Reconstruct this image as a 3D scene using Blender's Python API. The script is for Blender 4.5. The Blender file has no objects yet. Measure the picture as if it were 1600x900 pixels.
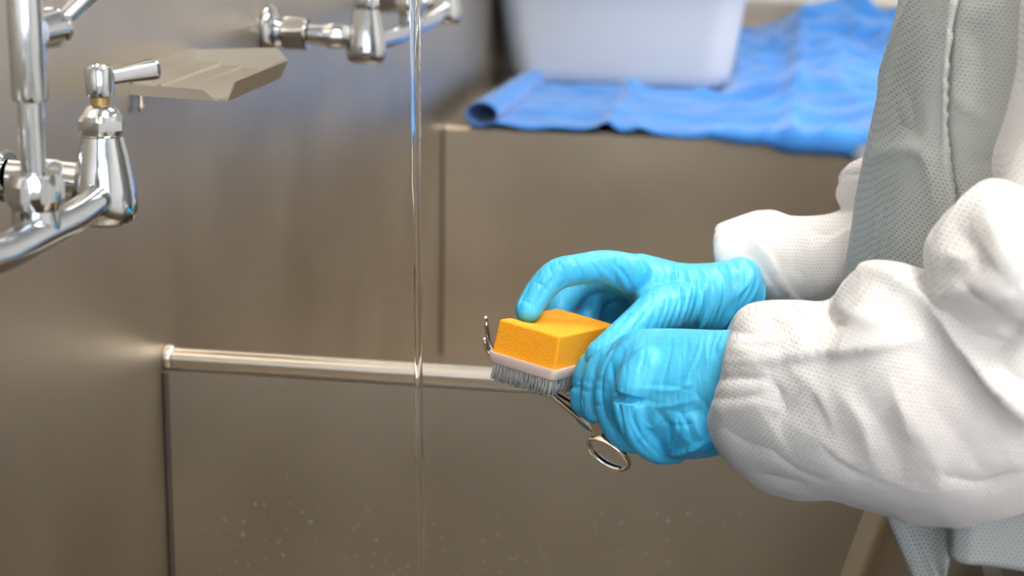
import bpy, bmesh, math, random
import numpy as np
from mathutils import Vector, Matrix, noise
from mathutils.bvhtree import BVHTree

random.seed(7); rng = np.random.default_rng(7)
sc = bpy.context.scene
COL = sc.collection

# ------------------------------------------------------------------ camera
FPX = 2600.0                                   # focal length in pixels of the 1600x900 frame
CAMZ = 1.29                                    # camera height above the floor
_d = np.array([400.0, 660.0, -FPX]); _d /= np.linalg.norm(_d)
_r = 0.02
_u = np.array([_r, 1.0, (400*_r + 660)/FPX]); _u -= _d*_u.dot(_d); _u /= np.linalg.norm(_u)
CR = np.array([np.cross(_d, _u), _d, _u])      # world-from-camera rotation
CAMP = np.array([0, 0, CAMZ])
cam_data = bpy.data.cameras.new('camera')
cam = bpy.data.objects.new('camera', cam_data); COL.objects.link(cam)
cam_data.sensor_width = 36.0
cam_data.lens = FPX/1600*36.0
cam_data.clip_start = 0.02
cam.matrix_world = Matrix.Translation((0, 0, CAMZ)) @ Matrix(CR.tolist()).to_4x4()
cam_data.dof.use_dof = True
cam_data.dof.focus_distance = 1.10
cam_data.dof.aperture_fstop = 6.5
sc.camera = cam
sc.cycles.max_bounces = 9; sc.cycles.diffuse_bounces = 4; sc.cycles.glossy_bounces = 5; sc.cycles.transmission_bounces = 7
sc.cycles.adaptive_threshold = 0.02; sc.cycles.caustics_reflective = False; sc.cycles.caustics_refractive = False

# ------------------------------------------------------------------ view, world
sc.view_settings.view_transform = 'Standard'
sc.view_settings.look = 'None'
sc.view_settings.gamma = 1.0
sc.view_settings.use_curve_mapping = False
sc.view_settings.exposure = 0.0
LAMP = 20.0                                    # strength of the ceiling panels
world = bpy.data.worlds.new('world'); sc.world = world
world.use_nodes = True
world.node_tree.nodes['Background'].inputs[0].default_value = (0.82, 0.90, 1.0, 1)
world.node_tree.nodes['Background'].inputs[1].default_value = 6.0

def ray(px, py): return CR @ np.array([px-800.0, 450.0-py, -FPX])
def PY(px, py, Y):
    r = ray(px, py); return CAMP + r*Y/r[1]
def PX(px, py, X):
    r = ray(px, py); return CAMP + r*X/r[0]
def proj(p):
    c = CR.T @ (np.array(p)-CAMP); return 800-FPX*c[0]/c[2], 450+FPX*c[1]/c[2]
def PZ(px, py, Z):
    r = ray(px, py); return CAMP + r*(Z-CAMZ)/r[2]

# ------------------------------------------------------------------ materials
def mat(name, color, rough=0.5, metal=0.0, spec=0.5, sss=0.0, sss_col=None, trans=0.0, ior=1.45, coat=0.0, sheen=0.0):
    m = bpy.data.materials.new(name); m.use_nodes = True
    b = m.node_tree.nodes['Principled BSDF']
    b.inputs['Base Color'].default_value = (*color, 1)
    b.inputs['Roughness'].default_value = rough
    b.inputs['Metallic'].default_value = metal
    b.inputs['Specular IOR Level'].default_value = spec
    b.inputs['IOR'].default_value = ior
    b.inputs['Transmission Weight'].default_value = trans
    b.inputs['Coat Weight'].default_value = coat
    b.inputs['Sheen Weight'].default_value = sheen
    if sss:
        b.inputs['Subsurface Weight'].default_value = sss
        b.inputs['Subsurface Radius'].default_value = sss_col or (0.01, 0.01, 0.01)
        b.inputs['Subsurface Scale'].default_value = 1.0
    return m
def N(m, t, **k):
    n = m.node_tree.nodes.new(t)
    for a, v in k.items(): setattr(n, a, v)
    return n
def L(m, a, b): m.node_tree.links.new(a, b)
def bsdf(m): return m.node_tree.nodes['Principled BSDF']
def coords(m, scale=(1, 1, 1), out='Object'):
    t = N(m, 'ShaderNodeTexCoord'); mp = N(m, 'ShaderNodeMapping')
    mp.inputs['Scale'].default_value = scale
    L(m, t.outputs[out], mp.inputs['Vector']); return mp.outputs['Vector']
def noise_tex(m, vec, scale, detail=3, rough=0.5):
    n = N(m, 'ShaderNodeTexNoise'); n.inputs['Scale'].default_value = scale
    n.inputs['Detail'].default_value = detail; n.inputs['Roughness'].default_value = rough
    L(m, vec, n.inputs['Vector']); return n
def ramp(m, fac, stops):
    r = N(m, 'ShaderNodeValToRGB'); e = r.color_ramp.elements
    while len(e) < len(stops): e.new(0.5)
    for i, (p, c) in enumerate(stops):
        e[i].position = p; e[i].color = (*c, 1)
    L(m, fac, r.inputs['Fac']); return r.outputs['Color']
def bump(m, height, strength, dist=0.001, prev=None):
    b = N(m, 'ShaderNodeBump'); b.inputs['Strength'].default_value = strength
    b.inputs['Distance'].default_value = dist
    L(m, height, b.inputs['Height'])
    if prev is not None: L(m, prev, b.inputs['Normal'])
    return b.outputs['Normal']
def math_n(m, op, a, b=None, c=None):
    n = N(m, 'ShaderNodeMath', operation=op)
    for i, v in enumerate((a, b, c)):
        if v is None: continue
        if isinstance(v, (int, float)): n.inputs[i].default_value = v
        else: L(m, v, n.inputs[i])
    return n.outputs[0]

def steel_mat(name, color, rough, grain=(900, 6, 900), gs=0.10):
    m = mat(name, color, rough, 1.0)
    v = coords(m, grain)
    n = noise_tex(m, v, 1.0, 4)
    v2 = coords(m, (3, 3, 3)); n2 = noise_tex(m, v2, 2.0, 4)
    col = ramp(m, n2.outputs['Fac'], [(0.3, tuple(c*0.93 for c in color)), (0.7, tuple(min(1, c*1.06) for c in color))])
    L(m, col, bsdf(m).inputs['Base Color'])
    rr = N(m, 'ShaderNodeMapRange'); rr.inputs['To Min'].default_value = rough*0.85; rr.inputs['To Max'].default_value = rough*1.2
    L(m, n2.outputs['Fac'], rr.inputs['Value']); L(m, rr.outputs[0], bsdf(m).inputs['Roughness'])
    L(m, bump(m, n.outputs['Fac'], gs, 0.0006), bsdf(m).inputs['Normal'])
    return m
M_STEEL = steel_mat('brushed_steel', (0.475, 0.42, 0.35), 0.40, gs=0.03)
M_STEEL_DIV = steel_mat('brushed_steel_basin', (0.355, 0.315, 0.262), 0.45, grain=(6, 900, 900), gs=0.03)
M_RIM = steel_mat('polished_steel_rim', (0.52, 0.48, 0.42), 0.34, grain=(4, 500, 500), gs=0.05)
M_CORNER_SHADE = steel_mat('corner_shade_steel', (0.13, 0.11, 0.095), 0.5)  # dark colour stands in for the dark reflection in the corners
M_CHROME = mat('chrome', (0.48, 0.50, 0.53), 0.07, 1.0)
_v = coords(M_CHROME, (1, 1, 1)); _n = noise_tex(M_CHROME, _v, 140, 3)
L(M_CHROME, ramp(M_CHROME, _n.outputs['Fac'], [(0.35, (0.05,)*3), (0.75, (0.16,)*3)]), bsdf(M_CHROME).inputs['Roughness'])
M_BRASS = mat('brass_stem', (0.42, 0.29, 0.12), 0.35, 1.0)
M_TOOL = mat('instrument_steel', (0.66, 0.62, 0.56), 0.16, 1.0)
M_WATER = mat('water', (1, 1, 1), 0.0, 0, 0.5, trans=1.0, ior=1.33)
M_DROP = bpy.data.materials.new('water_drop'); M_DROP.use_nodes = True
_tr = N(M_DROP, 'ShaderNodeBsdfTransparent'); _gl = N(M_DROP, 'ShaderNodeBsdfGlossy'); _gl.inputs['Roughness'].default_value = 0.08
_mx = N(M_DROP, 'ShaderNodeMixShader'); _mx.inputs[0].default_value = 0.08
L(M_DROP, _tr.outputs[0], _mx.inputs[1]); L(M_DROP, _gl.outputs[0], _mx.inputs[2]); L(M_DROP, _mx.outputs[0], M_DROP.node_tree.nodes['Material Output'].inputs['Surface'])
M_TUB = mat('white_plastic', (0.68, 0.68, 0.69), 0.42)

# blue towel
M_TOWEL = mat('blue_towel_cloth', (0.03, 0.19, 0.66), 0.85, sheen=0.35)
_v = coords(M_TOWEL, (1, 1, 1))
_n1 = noise_tex(M_TOWEL, _v, 9, 4); _n2 = noise_tex(M_TOWEL, _v, 900, 2)
L(M_TOWEL, ramp(M_TOWEL, _n1.outputs['Fac'], [(0.3, (0.018, 0.155, 0.50)), (0.7, (0.034, 0.225, 0.64))]), bsdf(M_TOWEL).inputs['Base Color'])
L(M_TOWEL, bump(M_TOWEL, _n2.outputs['Fac'], 0.3, 0.0008), bsdf(M_TOWEL).inputs['Normal'])

# nitrile gloves
def glove_mat(name, axis_scale):
    m = mat(name, (0.05, 0.48, 0.82), 0.40, 0, 0.45)
    v = coords(m, (1, 1, 1))
    n = noise_tex(m, v, 28, 4)
    L(m, ramp(m, n.outputs['Fac'], [(0.30, (0.045, 0.45, 0.80)), (0.70, (0.085, 0.56, 0.87))]), bsdf(m).inputs['Base Color'])
    va = coords(m, axis_scale)
    w = noise_tex(m, va, 1.0, 3, 0.55)
    f = noise_tex(m, v, 700, 2)
    b1 = bump(m, w.outputs['Fac'], 0.7, 0.0024)
    b2 = bump(m, f.outputs['Fac'], 0.12, 0.0004, b1)
    L(m, b2, bsdf(m).inputs['Normal'])
    return m
M_GLOVE_FAR = glove_mat('blue_nitrile_wrist_wrinkles', (190, 60, 34))
M_GLOVE_NEAR = glove_mat('blue_nitrile_hand', (120, 50, 34))

# non-woven gown fabric: embossed dots on a hexagonal raster
def gown_mat(name, base, dot, mask_lo, mask_hi, tint=None, period=0.0026, plane='XZ', bs=0.5):
    m = mat(name, base, 0.8, 0, 0.25, sheen=0.15)
    t = N(m, 'ShaderNodeTexCoord'); s = N(m, 'ShaderNodeSeparateXYZ'); L(m, t.outputs['Object'], s.inputs[0])
    a = math_n(m, 'MULTIPLY', s.outputs[{'X': 0, 'Y': 1, 'Z': 2}[plane[0]]], 2*math.pi/period)
    b = math_n(m, 'MULTIPLY', s.outputs[{'X': 0, 'Y': 1, 'Z': 2}[plane[1]]], 2*math.pi/(period*1.732))
    # sum of three waves 60 degrees apart gives a hexagonal dot raster
    w1 = math_n(m, 'COSINE', math_n(m, 'ADD', a, b))
    w2 = math_n(m, 'COSINE', math_n(m, 'SUBTRACT', a, b))
    w3 = math_n(m, 'COSINE', math_n(m, 'MULTIPLY', b, 2.0))
    sm = math_n(m, 'ADD', math_n(m, 'ADD', w1, w2), w3)
    d = N(m, 'ShaderNodeMapRange'); d.inputs['From Min'].default_value = 0.4; d.inputs['From Max'].default_value = 2.2
    d.clamp = True; L(m, sm, d.inputs['Value'])
    v = coords(m, (1, 1, 1)); n = noise_tex(m, v, 13, 4, 0.6)
    mk = N(m, 'ShaderNodeMapRange'); mk.inputs['From Min'].default_value = mask_lo; mk.inputs['From Max'].default_value = mask_hi
    mk.clamp = True; L(m, n.outputs['Fac'], mk.inputs['Value'])
    dm = math_n(m, 'MULTIPLY', d.outputs[0], mk.outputs[0])
    n3 = noise_tex(m, v, 6, 3)
    tint = tint or base
    bc = N(m, 'ShaderNodeMix', data_type='RGBA'); bc.inputs[6].default_value = (*base, 1); bc.inputs[7].default_value = (*tint, 1)
    tm = N(m, 'ShaderNodeMapRange'); tm.inputs['From Min'].default_value = 0.40; tm.inputs['From Max'].default_value = 0.62; tm.clamp = True
    L(m, n3.outputs['Fac'], tm.inputs['Value']); L(m, tm.outputs[0], bc.inputs[0])
    mx = N(m, 'ShaderNodeMix', data_type='RGBA'); L(m, bc.outputs[2], mx.inputs[6]); mx.inputs[7].default_value = (*dot, 1)
    L(m, dm, mx.inputs[0]); L(m, mx.outputs[2], bsdf(m).inputs['Base Color'])
    fz = noise_tex(m, v, 60, 4, 0.6)
    b1 = bump(m, fz.outputs['Fac'], 0.25, 0.003)
    inv = math_n(m, 'SUBTRACT', 1.0, dm)
    L(m, bump(m, inv, bs, 0.0005, b1), bsdf(m).inputs['Normal'])
    out = m.node_tree.nodes['Material Output']
    tr = N(m, 'ShaderNodeBsdfTranslucent'); tr.inputs['Color'].default_value = (*base, 1)
    ms = N(m, 'ShaderNodeMixShader'); ms.inputs[0].default_value = 0.18
    L(m, bsdf(m).outputs[0], ms.inputs[1]); L(m, tr.outputs[0], ms.inputs[2]); L(m, ms.outputs[0], out.inputs['Surface'])
    return m
M_GOWN = gown_mat('grey_nonwoven_gown', (0.66, 0.67, 0.645), (0.38, 0.39, 0.385), 0.30, 0.52, (0.59, 0.61, 0.59))
M_SLEEVE = gown_mat('white_nonwoven_sleeve', (0.90, 0.885, 0.87), (0.70, 0.655, 0.63), 0.36, 0.58, (0.90, 0.85, 0.83))

M_SPONGE = mat('orange_foam', (0.93, 0.35, 0.012), 0.9)
_v = coords(M_SPONGE, (1, 1, 1)); _n = noise_tex(M_SPONGE, _v, 1500, 2); _n2 = N(M_SPONGE, 'ShaderNodeTexVoronoi')
_n2.inputs['Scale'].default_value = 1100; L(M_SPONGE, _v, _n2.inputs['Vector'])
L(M_SPONGE, ramp(M_SPONGE, _n2.outputs['Distance'], [(0.0, (0.86, 0.27, 0.006)), (0.45, (0.99, 0.385, 0.010))]), bsdf(M_SPONGE).inputs['Base Color'])
L(M_SPONGE, bump(M_SPONGE, _n2.outputs['Distance'], 0.5, 0.0006), bsdf(M_SPONGE).inputs['Normal'])
M_BRUSH = mat('clear_white_plastic', (0.88, 0.84, 0.83), 0.25)
_t = N(M_BRUSH, 'ShaderNodeBsdfTranslucent'); _t.inputs['Color'].default_value = (0.92, 0.88, 0.87, 1)
_mx = N(M_BRUSH, 'ShaderNodeMixShader'); _mx.inputs[0].default_value = 0.55
L(M_BRUSH, bsdf(M_BRUSH).outputs[0], _mx.inputs[1]); L(M_BRUSH, _t.outputs[0], _mx.inputs[2]); L(M_BRUSH, _mx.outputs[0], M_BRUSH.node_tree.nodes['Material Output'].inputs['Surface'])
M_BRISTLE = mat('clear_bristles', (0.88, 0.85, 0.83), 0.5)
_t = N(M_BRISTLE, 'ShaderNodeBsdfTranslucent'); _t.inputs['Color'].default_value = (0.9, 0.88, 0.86, 1)
_mx = N(M_BRISTLE, 'ShaderNodeMixShader'); _mx.inputs[0].default_value = 0.6
L(M_BRISTLE, bsdf(M_BRISTLE).outputs[0], _mx.inputs[1]); L(M_BRISTLE, _t.outputs[0], _mx.inputs[2]); L(M_BRISTLE, _mx.outputs[0], M_BRISTLE.node_tree.nodes['Material Output'].inputs['Surface'])
M_WALL = mat('white_paint', (0.74, 0.73, 0.70), 0.7)
_v = coords(M_WALL, (1, 1, 1)); _n = noise_tex(M_WALL, _v, 60, 3)
L(M_WALL, bump(M_WALL, _n.outputs['Fac'], 0.1, 0.002), bsdf(M_WALL).inputs['Normal'])
M_FILL_PANE = bpy.data.materials.new('fill_window_glass'); M_FILL_PANE.use_nodes = True  # glass of the added fill window
_tr = N(M_FILL_PANE, 'ShaderNodeBsdfTransparent'); _gl = N(M_FILL_PANE, 'ShaderNodeBsdfGlossy'); _gl.inputs['Roughness'].default_value = 0.02
_mx = N(M_FILL_PANE, 'ShaderNodeMixShader'); _mx.inputs[0].default_value = 0.06
L(M_FILL_PANE, _tr.outputs[0], _mx.inputs[1]); L(M_FILL_PANE, _gl.outputs[0], _mx.inputs[2]); L(M_FILL_PANE, _mx.outputs[0], M_FILL_PANE.node_tree.nodes['Material Output'].inputs['Surface'])
M_FLOOR = mat('grey_vinyl', (0.40, 0.38, 0.36), 0.5)
_v = coords(M_FLOOR, (1, 1, 1)); _n = noise_tex(M_FLOOR, _v, 30, 4)
L(M_FLOOR, ramp(M_FLOOR, _n.outputs['Fac'], [(0.3, (0.37, 0.35, 0.33)), (0.7, (0.43, 0.41, 0.39))]), bsdf(M_FLOOR).inputs['Base Color'])
M_LAMP = bpy.data.materials.new('lamp_diffuser'); M_LAMP.use_nodes = True
_b = bsdf(M_LAMP); _b.inputs['Emission Color'].default_value = (1.0, 0.95, 0.88, 1); _b.inputs['Emission Strength'].default_value = LAMP

# ------------------------------------------------------------------ mesh helpers
def smooth(me, angle=None):
    me.polygons.foreach_set('use_smooth', [True]*len(me.polygons))
    if angle is not None: me.set_sharp_from_angle(angle=math.radians(angle))
    me.update()
def make(name, verts, faces, m, parent=None, angle=40, flat=False):
    me = bpy.data.meshes.new(name)
    me.from_pydata([tuple(map(float, v)) for v in verts], [], [tuple(f) for f in faces])
    bm = bmesh.new(); bm.from_mesh(me); bmesh.ops.recalc_face_normals(bm, faces=bm.faces); bm.to_mesh(me); bm.free()
    if not flat: smooth(me, angle)
    me.materials.append(m)
    o = bpy.data.objects.new(name, me); COL.objects.link(o)
    if parent is not None: o.parent = parent
    return o
def empty(name, loc=(0, 0, 0)):
    o = bpy.data.objects.new(name, None); COL.objects.link(o); o.location = loc
    o.empty_display_size = 0.05
    return o
def tag(o, label=None, cat=None, group=None, kind=None):
    if label: o['label'] = label
    if cat: o['category'] = cat
    if group: o['group'] = group
    if kind: o['kind'] = kind
    return o
class G:
    """collects verts and faces"""
    def __init__(s): s.v = []; s.f = []
    def add(s, v, f):
        k = len(s.v); s.v += [np.array(x, float) for x in v]; s.f += [tuple(i+k for i in q) for q in f]; return s
    def rings(s, rings, caps=True, closed=True):
        n = len(rings[0]); v = [p for r in rings for p in r]; f = []
        for i in range(len(rings)-1):
            for j in range(n if closed else n-1):
                k = (j+1) % n
                f.append((i*n+j, i*n+k, (i+1)*n+k, (i+1)*n+j))
        if caps:
            f.append(tuple(range(n))); f.append(tuple((len(rings)-1)*n+j for j in range(n)))
        return s.add(v, f)
    def box(s, lo, hi):
        (a, b, c), (d, e, g) = lo, hi
        return s.add([(a,b,c),(d,b,c),(d,e,c),(a,e,c),(a,b,g),(d,b,g),(d,e,g),(a,e,g)],
                     [(0,3,2,1),(4,5,6,7),(0,1,5,4),(1,2,6,5),(2,3,7,6),(3,0,4,7)])
    def tube(s, path, radii, n=20, flat=1.0, up=None, caps=True):
        path = [np.array(p, float) for p in path]
        if isinstance(radii, (int, float)): radii = [radii]*len(path)
        rings = []; ref = np.array(up if up is not None else (0.13, 0.21, 0.97), float)
        for i, p in enumerate(path):
            t = path[min(i+1, len(path)-1)] - path[max(i-1, 0)]; t /= np.linalg.norm(t)+1e-12
            a = ref - t*ref.dot(t); a /= np.linalg.norm(a)+1e-12; b = np.cross(t, a)
            rings.append([p + radii[i]*(flat*math.cos(2*math.pi*k/n)*a + math.sin(2*math.pi*k/n)*b) for k in range(n)])
        return s.rings(rings, caps)
    def lathe(s, prof, n=36, org=(0, 0, 0), axis='Z', facets=None):
        rings = []
        for r, h in prof:
            rg = []
            for k in range(n):
                a = 2*math.pi*k/n; x, y = r*math.cos(a), r*math.sin(a)
                p = {'Z': (x, y, h), 'X': (h, x, y), 'Y': (x, h, y)}[axis]
                rg.append(np.array(org)+np.array(p))
            rings.append(rg)
        return s.rings(rings)
    def hexnut(s, R, h, org, axis='Z', cham=0.18, rot=0.3, n=6):
        # hexagonal nut whose chamfered corners leave rounded facets
        prof = [(R*0.80, 0), (R*(1-cham*0.45), h*0.06), (R, h*0.28), (R, h*0.72), (R*(1-cham*0.45), h*0.94), (R*0.80, h)]
        rings = []; m = 96
        for r, hh in prof:
            rg = []
            for k in range(m):
                a = 2*math.pi*k/m; q = ((a+rot) % (2*math.pi/n)) - math.pi/n
                rh = R*math.cos(math.pi/n)/math.cos(q)
                rr = min(r, rh); x, y = rr*math.cos(a), rr*math.sin(a)
                p = {'Z': (x, y, hh), 'X': (hh, x, y), 'Y': (x, hh, y)}[axis]
                rg.append(np.array(org)+np.array(p))
            rings.append(rg)
        return s.rings(rings)
    def sphere(s, c, r, n=16, m=10):
        rings = []
        for i in range(1, m):
            t = math.pi*i/m
            rings.append([np.array(c)+r*np.array([math.sin(t)*math.cos(2*math.pi*k/n), math.sin(t)*math.sin(2*math.pi*k/n), math.cos(t)]) for k in range(n)])
        return s.rings(rings)
    def build(s, name, m, parent=None, angle=40, flat=False): return make(name, s.v, s.f, m, parent, angle, flat)
def bez(pts, n=40):
    """Catmull-Rom through the points"""
    P = [np.array(p, float) for p in pts]; P = [2*P[0]-P[1]] + P + [2*P[-1]-P[-2]]; out = []
    seg = len(P)-3
    for i in range(n+1):
        t = i/n*seg; k = min(int(t), seg-1); u = t-k
        a, b, c, d = P[k:k+4]
        out.append(0.5*((2*b)+(-a+c)*u+(2*a-5*b+4*c-d)*u*u+(-a+3*b-3*c+d)*u**3))
    return out
def bevel_mod(o, w, seg=3):
    m = o.modifiers.new('bevel', 'BEVEL'); m.width = w; m.segments = seg; m.limit_method = 'ANGLE'; m.angle_limit = math.radians(35)
    return o

# organic surfaces: closed lofts are fused into one skin, relaxed, then creased
def fuse(g, voxel, relax=8, adapt=0.0):
    me = bpy.data.meshes.new('tmp'); me.from_pydata([tuple(v) for v in g.v], [], g.f)
    bm = bmesh.new(); bm.from_mesh(me); bmesh.ops.recalc_face_normals(bm, faces=bm.faces); bm.to_mesh(me); bm.free()
    o = bpy.data.objects.new('tmp', me); COL.objects.link(o)
    r = o.modifiers.new('r', 'REMESH'); r.mode = 'VOXEL'; r.voxel_size = voxel
    dg = bpy.context.evaluated_depsgraph_get(); ev = o.evaluated_get(dg)
    m2 = bpy.data.meshes.new_from_object(ev)
    bpy.data.objects.remove(o); bpy.data.meshes.remove(me)
    relax_mesh(m2, relax)
    return m2
def get_v(me):
    a = np.empty(len(me.vertices)*3); me.vertices.foreach_get('co', a); return a.reshape(-1, 3)
def set_v(me, V): me.vertices.foreach_set('co', np.ascontiguousarray(V).ravel()); me.update()
def get_n(me):
    a = np.empty(len(me.vertices)*3); me.vertex_normals.foreach_get('vector', a); return a.reshape(-1, 3)
def edges_of(me):
    e = np.empty(len(me.edges)*2, int); me.edges.foreach_get('vertices', e); return e.reshape(-1, 2)
def relax_mesh(me, it, lam=0.6):
    V = get_v(me); E = edges_of(me); cnt = np.bincount(E.ravel(), minlength=len(V)).astype(float)[:, None]
    for _ in range(it):
        S = np.zeros_like(V); np.add.at(S, E[:, 0], V[E[:, 1]]); np.add.at(S, E[:, 1], V[E[:, 0]])
        V = V + lam*(S/np.maximum(cnt, 1)-V)
    set_v(me, V)
def cast(me, polys):
    """image polylines -> polylines lying on the surface"""
    bvh = BVHTree.FromPolygons([v.co for v in me.vertices], [p.vertices[:] for p in me.polygons])
    out = []
    for poly in polys:
        pts = bez([(x, y, 0) for x, y in poly], 12*max(1, len(poly)-1)); q = []
        for p in pts:
            d = Vector(ray(p[0], p[1])); h = bvh.ray_cast(Vector(CAMP), d.normalized())
            if h[0] is not None: q.append(np.array(h[0]))
        out.append(q)
    return out
def crease(me, folds, gain=1.0):
    """folds: (polyline in px, width, amplitude, kind); kind: r ridge / v valley / s step"""
    polys = cast(me, [f[0] for f in folds])
    V = get_v(me); Nn = get_n(me); D = np.zeros(len(V))
    for (poly, w, amp, kind), Q in zip(folds, polys):
        if len(Q) < 3: continue
        Q = np.array(Q); lo = Q.min(0)-4*w; hi = Q.max(0)+4*w
        idx = np.where(((V > lo) & (V < hi)).all(1))[0]
        if not len(idx): continue
        T = np.gradient(Q, axis=0); T /= np.linalg.norm(T, axis=1)[:, None]+1e-12
        for c in range(0, len(idx), 20000):
            ii = idx[c:c+20000]
            dd = np.linalg.norm(V[ii][:, None, :]-Q[None], axis=2); k = dd.argmin(1); dm = dd[np.arange(len(ii)), k]
            fade = np.sin(np.pi*np.clip((k+0.6)/(len(Q)), 0, 1))**0.5
            if kind == 's':
                side = np.einsum('ij,ij->i', np.cross(T[k], V[ii]-Q[k]), Nn[ii])
                prof = np.where(side > 0, np.exp(-(dm/w)), np.exp(-(dm/(0.15*w))))
            else:
                prof = np.exp(-np.sqrt((dm/w)**2+.02))*(1 if kind == 'r' else -1)
            D[ii] += amp*prof*fade
    set_v(me, V + gain*Nn*D[:, None])
def wrinkle(me, amp, scale, stretch=(1, 1, 1), seed=0.0, ridged=True):
    V = get_v(me); Nn = get_n(me); D = np.empty(len(V)); s = Vector(stretch)*scale
    for i, v in enumerate(V):
        q = Vector((v[0]*s.x+seed, v[1]*s.y, v[2]*s.z)); n = noise.noise(q)+0.5*noise.noise(q*2.1)
        D[i] = (0.35-abs(n)) if ridged else n
    set_v(me, V+Nn*(D*amp)[:, None])
def crumple(me, amp, scale, stretch=(1, 1, 1), seed=0.0):
    V = get_v(me); Nn = get_n(me); D = np.empty(len(V)); st = stretch
    for i, v in enumerate(V):
        w = noise.noise((v[0]*9+seed, v[1]*9, v[2]*9))*.5
        d, _ = noise.voronoi(((v[0]*st[0])*scale+seed+w, v[1]*st[1]*scale, v[2]*st[2]*scale+w))
        D[i] = .5-(d[1]-d[0])
    set_v(me, V+Nn*(D*amp)[:, None])
def finish(name, me, m, parent):
    me.name = name; me.materials.clear(); me.materials.append(m); smooth(me)
    o = bpy.data.objects.new(name, me); COL.objects.link(o); o.parent = parent
    return o

# ------------------------------------------------------------------ room shell
XW = float(PY(258, 542, 1.25)[0])              # face of the steel splash back
ZR = float(PY(258, 542, 1.25)[2])              # height of the sink rim (about 0.90 m)
YD, YF = 1.25, 2.455                           # divider and far end of the far basin
XF = 0.147                                     # front rim of the basins
SL = 0.26                                      # lean of the basin front
room = dict(x0=-0.52, x1=3.0, y0=-2.6, y1=4.35, z1=2.75)
def slab(name, lo, hi, m): return tag(G().box(lo, hi).build(name, m, flat=True), kind='structure')
tag(slab('floor', (room['x0']-.1, room['y0']-.1, -0.1), (room['x1']+.1, room['y1']+.1, 0), M_FLOOR), 'grey vinyl floor of the wash room', None)
tag(slab('ceiling', (room['x0']-.1, room['y0']-.1, room['z1']), (room['x1']+.1, room['y1']+.1, room['z1']+.1), M_WALL), 'white ceiling of the wash room')
tag(slab('wall_left', (room['x0']-.1, room['y0'], 0), (room['x0'], room['y1'], room['z1']), M_WALL), 'white wall behind the steel splash back')
tag(slab('wall_right', (room['x1'], room['y0'], 0), (room['x1']+.1, room['y1'], room['z1']), M_WALL), 'white wall facing the sink')
tag(slab('wall_far', (room['x0'], room['y1'], 0), (room['x1'], room['y1']+.1, room['z1']), M_WALL), 'white wall beyond the drainboard')
WX0, WX1, WZ0, WZ1 = -0.3, 2.5, 0.75, 2.35
g = G(); y0_, y1_ = room['y0']-.1, room['y0']
for lo, hi in (((room['x0'], y0_, 0), (WX0, y1_, room['z1'])), ((WX1, y0_, 0), (room['x1'], y1_, room['z1'])), ((WX0, y0_, 0), (WX1, y1_, WZ0)), ((WX0, y0_, WZ1), (WX1, y1_, room['z1']))): g.box(lo, hi)
tag(tag(g.build('wall_near', M_WALL, flat=True), kind='structure'), 'white wall behind the viewer, opened by an added window for fill light')
fill_win = empty('fill_window_1', ((WX0+WX1)/2, y1_-.05, WZ0)); tag(fill_win, 'wide unseen window added behind the viewer for fill light', kind='structure')  # unseen window, added to bring daylight fill from the front
hw = (WX1-WX0)/2
for lo, hi in (((-hw, -.03, 0), (-hw+.05, .03, WZ1-WZ0)), ((hw-.05, -.03, 0), (hw, .03, WZ1-WZ0)), ((-.03, -.03, 0), (.03, .03, WZ1-WZ0)), ((-hw, -.03, 0), (hw, .03, .05)), ((-hw, -.03, WZ1-WZ0-.05), (hw, .03, WZ1-WZ0))):
    G().box(lo, hi).build('fill_window_frame', M_TUB, fill_win, flat=True)
for a_, b_ in ((-hw+.05, -.03), (.03, hw-.05)):
    G().box((a_, -.002, .05), (b_, .002, WZ1-WZ0-.05)).build('fill_pane', M_FILL_PANE, fill_win, flat=True)
LAMPS = [(0.55, 0.2, 'nearest the viewer end of the sink'), (0.55, 2.2, 'above the far basin'), (1.9, 0.2, 'by the right wall at the viewer end'), (1.9, 2.2, 'by the right wall at the far end')]
for x, y, wh in LAMPS:
    t = empty('ceiling_light', (x, y, room['z1'])); tag(t, 'white rectangular ceiling light panel '+wh, 'light', 'ceiling light panels')
    z = -0.035
    g = G()
    for lo, hi in (((-.31, -.61, z), (-.285, .61, 0)), ((.285, -.61, z), (.31, .61, 0)), ((-.285, -.61, z), (.285, -.585, 0)), ((-.285, .585, z), (.285, .61, 0))): g.box(lo, hi)
    g.build('frame', M_TUB, t, flat=True)
    G().box((-.284, -.584, -.022), (.284, .584, -.012)).build('diffuser', M_LAMP, t, flat=True)

# ------------------------------------------------------------------ the sink
sink = empty('wash_sink', (0, 1.4, 0)); tag(sink, 'long stainless steel wash sink with two deep basins and a drainboard', 'sink')
SO = np.array([0, 1.4, 0])
def sbuild(g, name, m, **k):
    g.v = [v-SO for v in g.v]; return g.build(name, m, sink, **k)
YN = 0.12; ZB = ZR-0.36; YE = 4.05
def extrude_y(prof, y0, y1, closed=True):
    g = G(); g.rings([[np.array((x, y0, z)) for x, z in prof], [np.array((x, y1, z)) for x, z in prof]], caps=closed, closed=closed); return g
sbuild(G().box((XW-.03, YN-.05, ZB-.02), (XW, YE, ZR+.55)), 'splash_back', M_STEEL, flat=True)
xf = lambda z: XF - SL*(ZR-z)
for y0, y1 in ((YN, YD), (YD, YF)):            # basin floors
    sbuild(G().box((XW, y0, ZB-.02), (xf(ZB), y1, ZB)), 'basin_floor', M_STEEL_DIV, flat=True)
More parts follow.
